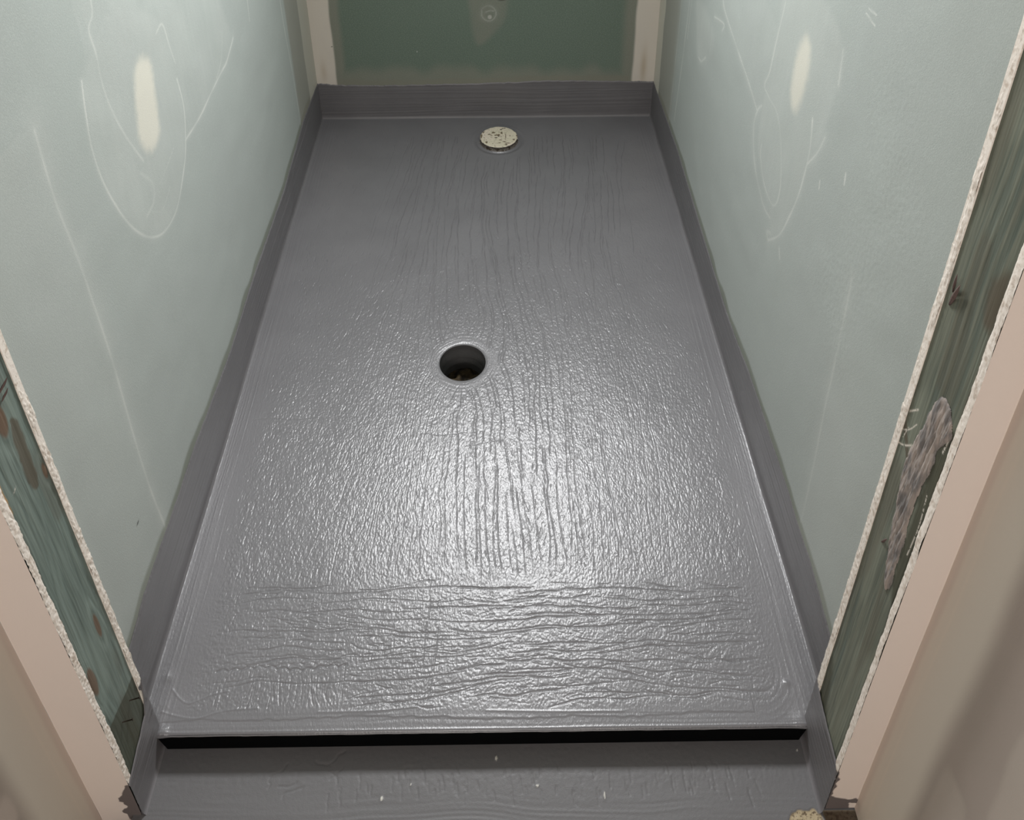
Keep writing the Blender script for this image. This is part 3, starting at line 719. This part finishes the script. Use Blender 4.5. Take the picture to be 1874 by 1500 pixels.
# ------------------------------------------------------------------ timber studs in the cut jambs
def stud(name, label, x, sgn, y0, y1, xb, mat, feats, seed, z0=ZS):
    root = thing(name, ((x+xb)/2, (y0+y1)/2, z0), label, 'wooden stud', None)
    ys_ = np.arange(y0, y1+.0005, .001); zs = np.concatenate([np.arange(z0, 1.15, .0012), np.linspace(1.16, H-.001, 60)])
    U, Zg = np.meshgrid(ys_, zs)
    at = {k: np.zeros(U.shape) for k in ('ring', 'pale', 'brown', 'knot', 'orange', 'olive', 'chalk')}
    dz = np.zeros(U.shape)
    warp = 0.0*U
    for (ky, kz, rx, rz) in feats['knots']:
        q = np.hypot((U-ky)/rx, (Zg-kz)/rz)
        at['knot'] = np.maximum(at['knot'], smooth(1.15, .8, q)); at['ring'] = np.maximum(at['ring'], np.exp(-((q-1.25)/.18)**2)*.7)
        at['pale'] = np.maximum(at['pale'], np.exp(-((q-2.0)/.5)**2)*.6)
        warp = warp+0.006*np.exp(-(q/2.2)**2)*np.sign(U-ky)
        dz += 0.0004*np.exp(-q**2)
    uw = U-warp+0.0035*vnoise(Zg/.10, Zg*0, seed)+feats.get('curve', 0)*0.008*vnoise(Zg/.12, U/.06, seed+1)
    g_ = vnoise(uw/.0042, Zg/.9, seed+2); at['ring'] = np.maximum(at['ring'], smooth(.15, .55, g_)*feats['grain'])
    at['pale'] = np.maximum(at['pale'], smooth(.1, .6, vnoise(U/.03, Zg/.12, seed+3))*.6)
    at['brown'] = np.maximum(at['brown'], feats['edge']*smooth(.0045, .0015, U-y0)*(.6+.4*vnoise(Zg/.03, Zg*0, seed+4)))
    at['brown'] = np.maximum(at['brown'], .4*smooth(.25, .6, vnoise(U/.02, Zg/.10, seed+5)))
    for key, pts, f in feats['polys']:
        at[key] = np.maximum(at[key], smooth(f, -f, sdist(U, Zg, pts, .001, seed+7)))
    for pts, w in feats['chalk']:
        P = catmull(pts, 4); bb = (Zg > P[:, 1].min()-.01) & (Zg < P[:, 1].max()+.01)
        v = np.exp(-(pdist(U[bb], Zg[bb], P)/w)**2)*(vnoise(U[bb]/.0015, Zg[bb]/.0015, seed+8) > -.35); at['chalk'][bb] = np.maximum(at['chalk'][bb], v)
    dz += -0.00025*smooth(.2, .6, g_)+0.0003*vnoise(U/.02, Zg/.05, seed+9)
    grid('timber_face', x+sgn*dz, U, Zg, mat, root, attrs=at, flip=(sgn < 0))
    return root
fl = dict(knots=[(-.0398, .634, .0075, .020), (-.0139, .530, .0032, .011), (-.0289, .285, .0042, .021), (-.066, .243, .0065, .026), (-.045, .86, .006, .02)], grain=.45, edge=.45, curve=1.2,
          polys=[('brown', [(-.0286,.6244),(-.0217,.6119),(-.0214,.5828),(-.0261,.531),(-.036,.5328),(-.0383,.5545),(-.0363,.5876),(-.0338,.6109)], .0015),
                 ('orange', [(-.0725,.60),(-.0700,.567),(-.0708,.541),(-.0735,.530),(-.08,.54),(-.08,.60)], .0008),
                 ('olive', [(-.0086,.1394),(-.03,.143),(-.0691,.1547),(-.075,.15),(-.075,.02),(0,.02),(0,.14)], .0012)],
          chalk=[([(-.060,.56),(-.055,.562)], .0008)])
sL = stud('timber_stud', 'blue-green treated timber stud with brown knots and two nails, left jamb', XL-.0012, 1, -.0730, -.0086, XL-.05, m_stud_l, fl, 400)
fr = dict(knots=[], grain=.9, edge=.95, curve=.25,
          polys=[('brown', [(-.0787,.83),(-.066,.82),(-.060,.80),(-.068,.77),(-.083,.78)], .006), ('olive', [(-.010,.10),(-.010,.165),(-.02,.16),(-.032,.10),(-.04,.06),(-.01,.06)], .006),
                 ('olive', [(-.0680,.62),(-.083,.64),(-.083,.41),(-.069,.42),(-.066,.50)], .003),
                 ('brown', [(-.012,.585),(-.0105,.575),(-.030,.550),(-.032,.556)], .0012)],
          chalk=[([(-.0112,.598),(-.020,.610),(-.0231,.6145)], .0009), ([(-.0105,.552),(-.02,.56),(-.0312,.5745)], .0009), ([(-.0112,.572),(-.02,.583),(-.028,.60)], .0006), ([(-.014,.565),(-.018,.585)], .0005),
                 ([(-.074,.62),(-.076,.64)], .001), ([(-.075,.47),(-.077,.52),(-.073,.56)], .0007)])
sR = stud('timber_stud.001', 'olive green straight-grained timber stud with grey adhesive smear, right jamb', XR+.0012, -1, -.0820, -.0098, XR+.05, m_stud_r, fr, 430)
# back bodies of the studs
for r_, x0, x1, y0, y1, m_ in ((sL, XL-.040, XL-.0035, -.0725, -.0090, m_stud_l), (sR, XR+.0035, XR+.034, -.0813, -.0102, m_stud_r)):
    box('timber_body', (x0, y0, ZS), (x1, y1, H-.002), m_, r_)

# adhesive smear on the right stud
sm = [(-.0504,.6637),(-.0642,.6653),(-.0776,.6463),(-.0691,.6238),(-.0651,.6087),(-.0684,.597),(-.0633,.5652),(-.0613,.5256),(-.0609,.5005),(-.0652,.4795),(-.0651,.4388),(-.0677,.4059),(-.058,.3945),(-.0428,.4517),(-.0372,.4903),(-.031,.5289),(-.0305,.5693),(-.0386,.6105),(-.0398,.6319)]
def blob_sheet(name, x, sgn, pts, mat, parent, thick, seed, jit=.0012, step=.0008, label=None):
    P = np.array(pts); m = .003
    us = np.arange(P[:, 0].min()-m, P[:, 0].max()+m, step); zs = np.arange(P[:, 1].min()-m, P[:, 1].max()+m, step)
    U, Zg = np.meshgrid(us, zs)
    s_ = sdist(U, Zg, pts, jit, seed)
    hgt = np.sqrt(np.clip(-s_, 0, .004)/.004)*thick*(.7+.3*vnoise(U/.003+Zg/.03, Zg/.022, seed+1))+.0004*vnoise(U/.0012, Zg/.008, seed+2)*(s_ < -.0008)
    fm = 0.25*(s_[:-1, :-1]+s_[1:, 1:]+s_[1:, :-1]+s_[:-1, 1:]) < 0.0003
    o = grid(name, x+sgn*(hgt+.0001), U, Zg, mat, parent, mask=fm, flip=(sgn < 0))
    if label: o['label'] = label
    return o
blob_sheet('adhesive_smear', XR+.0012, -1, sm, m_smear, sR, .0022, 450, label='dried grey-beige adhesive smear')
def splinter(parent, x, sgn, y, z, L, w, lean, name='splinter', tilt=0.0):
    n = 8; vs = []; fs = []
    for i in range(n):
        t = i/(n-1); r0 = w*math.sin(math.pi*min(1, .12+t*.88))+.0002
        cz = z+L*(t-.5); cy = y+tilt*(t-.5)*L; cx = x+sgn*(.0002+lean*t)
        for k in range(6):
            a_ = k*math.pi/3; vs.append((cx+sgn*r0*.6*math.cos(a_), cy+r0*math.sin(a_), cz+.0003*math.sin(k*2.1+i)))
    for i in range(n-1):
        for k in range(6): fs.append((i*6+k, i*6+(k+1) % 6, i*6+6+(k+1) % 6, i*6+6+k))
    fs += [tuple(range(6))[::-1], tuple(range(n*6-6, n*6))]
    return mesh(name, vs, fs, m_splint, parent, True)
splinter(sR, XR+.0012, -1, -.0255, .761, .034, .0022, .004, tilt=-.35)
splinter(sR, XR+.0012, -1, -.0215, .771, .026, .0014, .005, tilt=-.25)
splinter(sR, XR+.0012, -1, -.0385, .437, .022, .0012, .003, tilt=-.5)
splinter(sL, XL-.0012, 1, -.0245, .6640, .011, .0022, .006, tilt=.7)
splinter(sL, XL-.0012, 1, -.0265, .6540, .010, .0018, .005, tilt=.6)
def nail(parent, x, y, z, dirv, L=.012, r=.0007):
    d = Vector(dirv).normalized(); q = d.to_track_quat('Z', 'Y').to_matrix(); vs = []; fs = []
    prof = [(0, r), (L-.001, r), (L-.0008, r*2.4), (L, r*2.4)]
    for (hh, rr) in prof:
        for k in range(10):
            v = q @ Vector((rr*math.cos(k*math.pi/5), rr*math.sin(k*math.pi/5), hh)); vs.append((x+v.x, y+v.y, z+v.z))
    for i in range(3):
        for k in range(10): fs.append((i*10+k, i*10+(k+1) % 10, i*10+10+(k+1) % 10, i*10+10+k))
    fs.append(tuple(range(30, 40)))
    return mesh('nail', vs, fs, m_nail, parent, True)
nail(sL, XL-.0015, -.0285, .1235, (1, .35, -.1)); nail(sL, XL-.0015, -.0515, .1235, (1, .35, -.15))
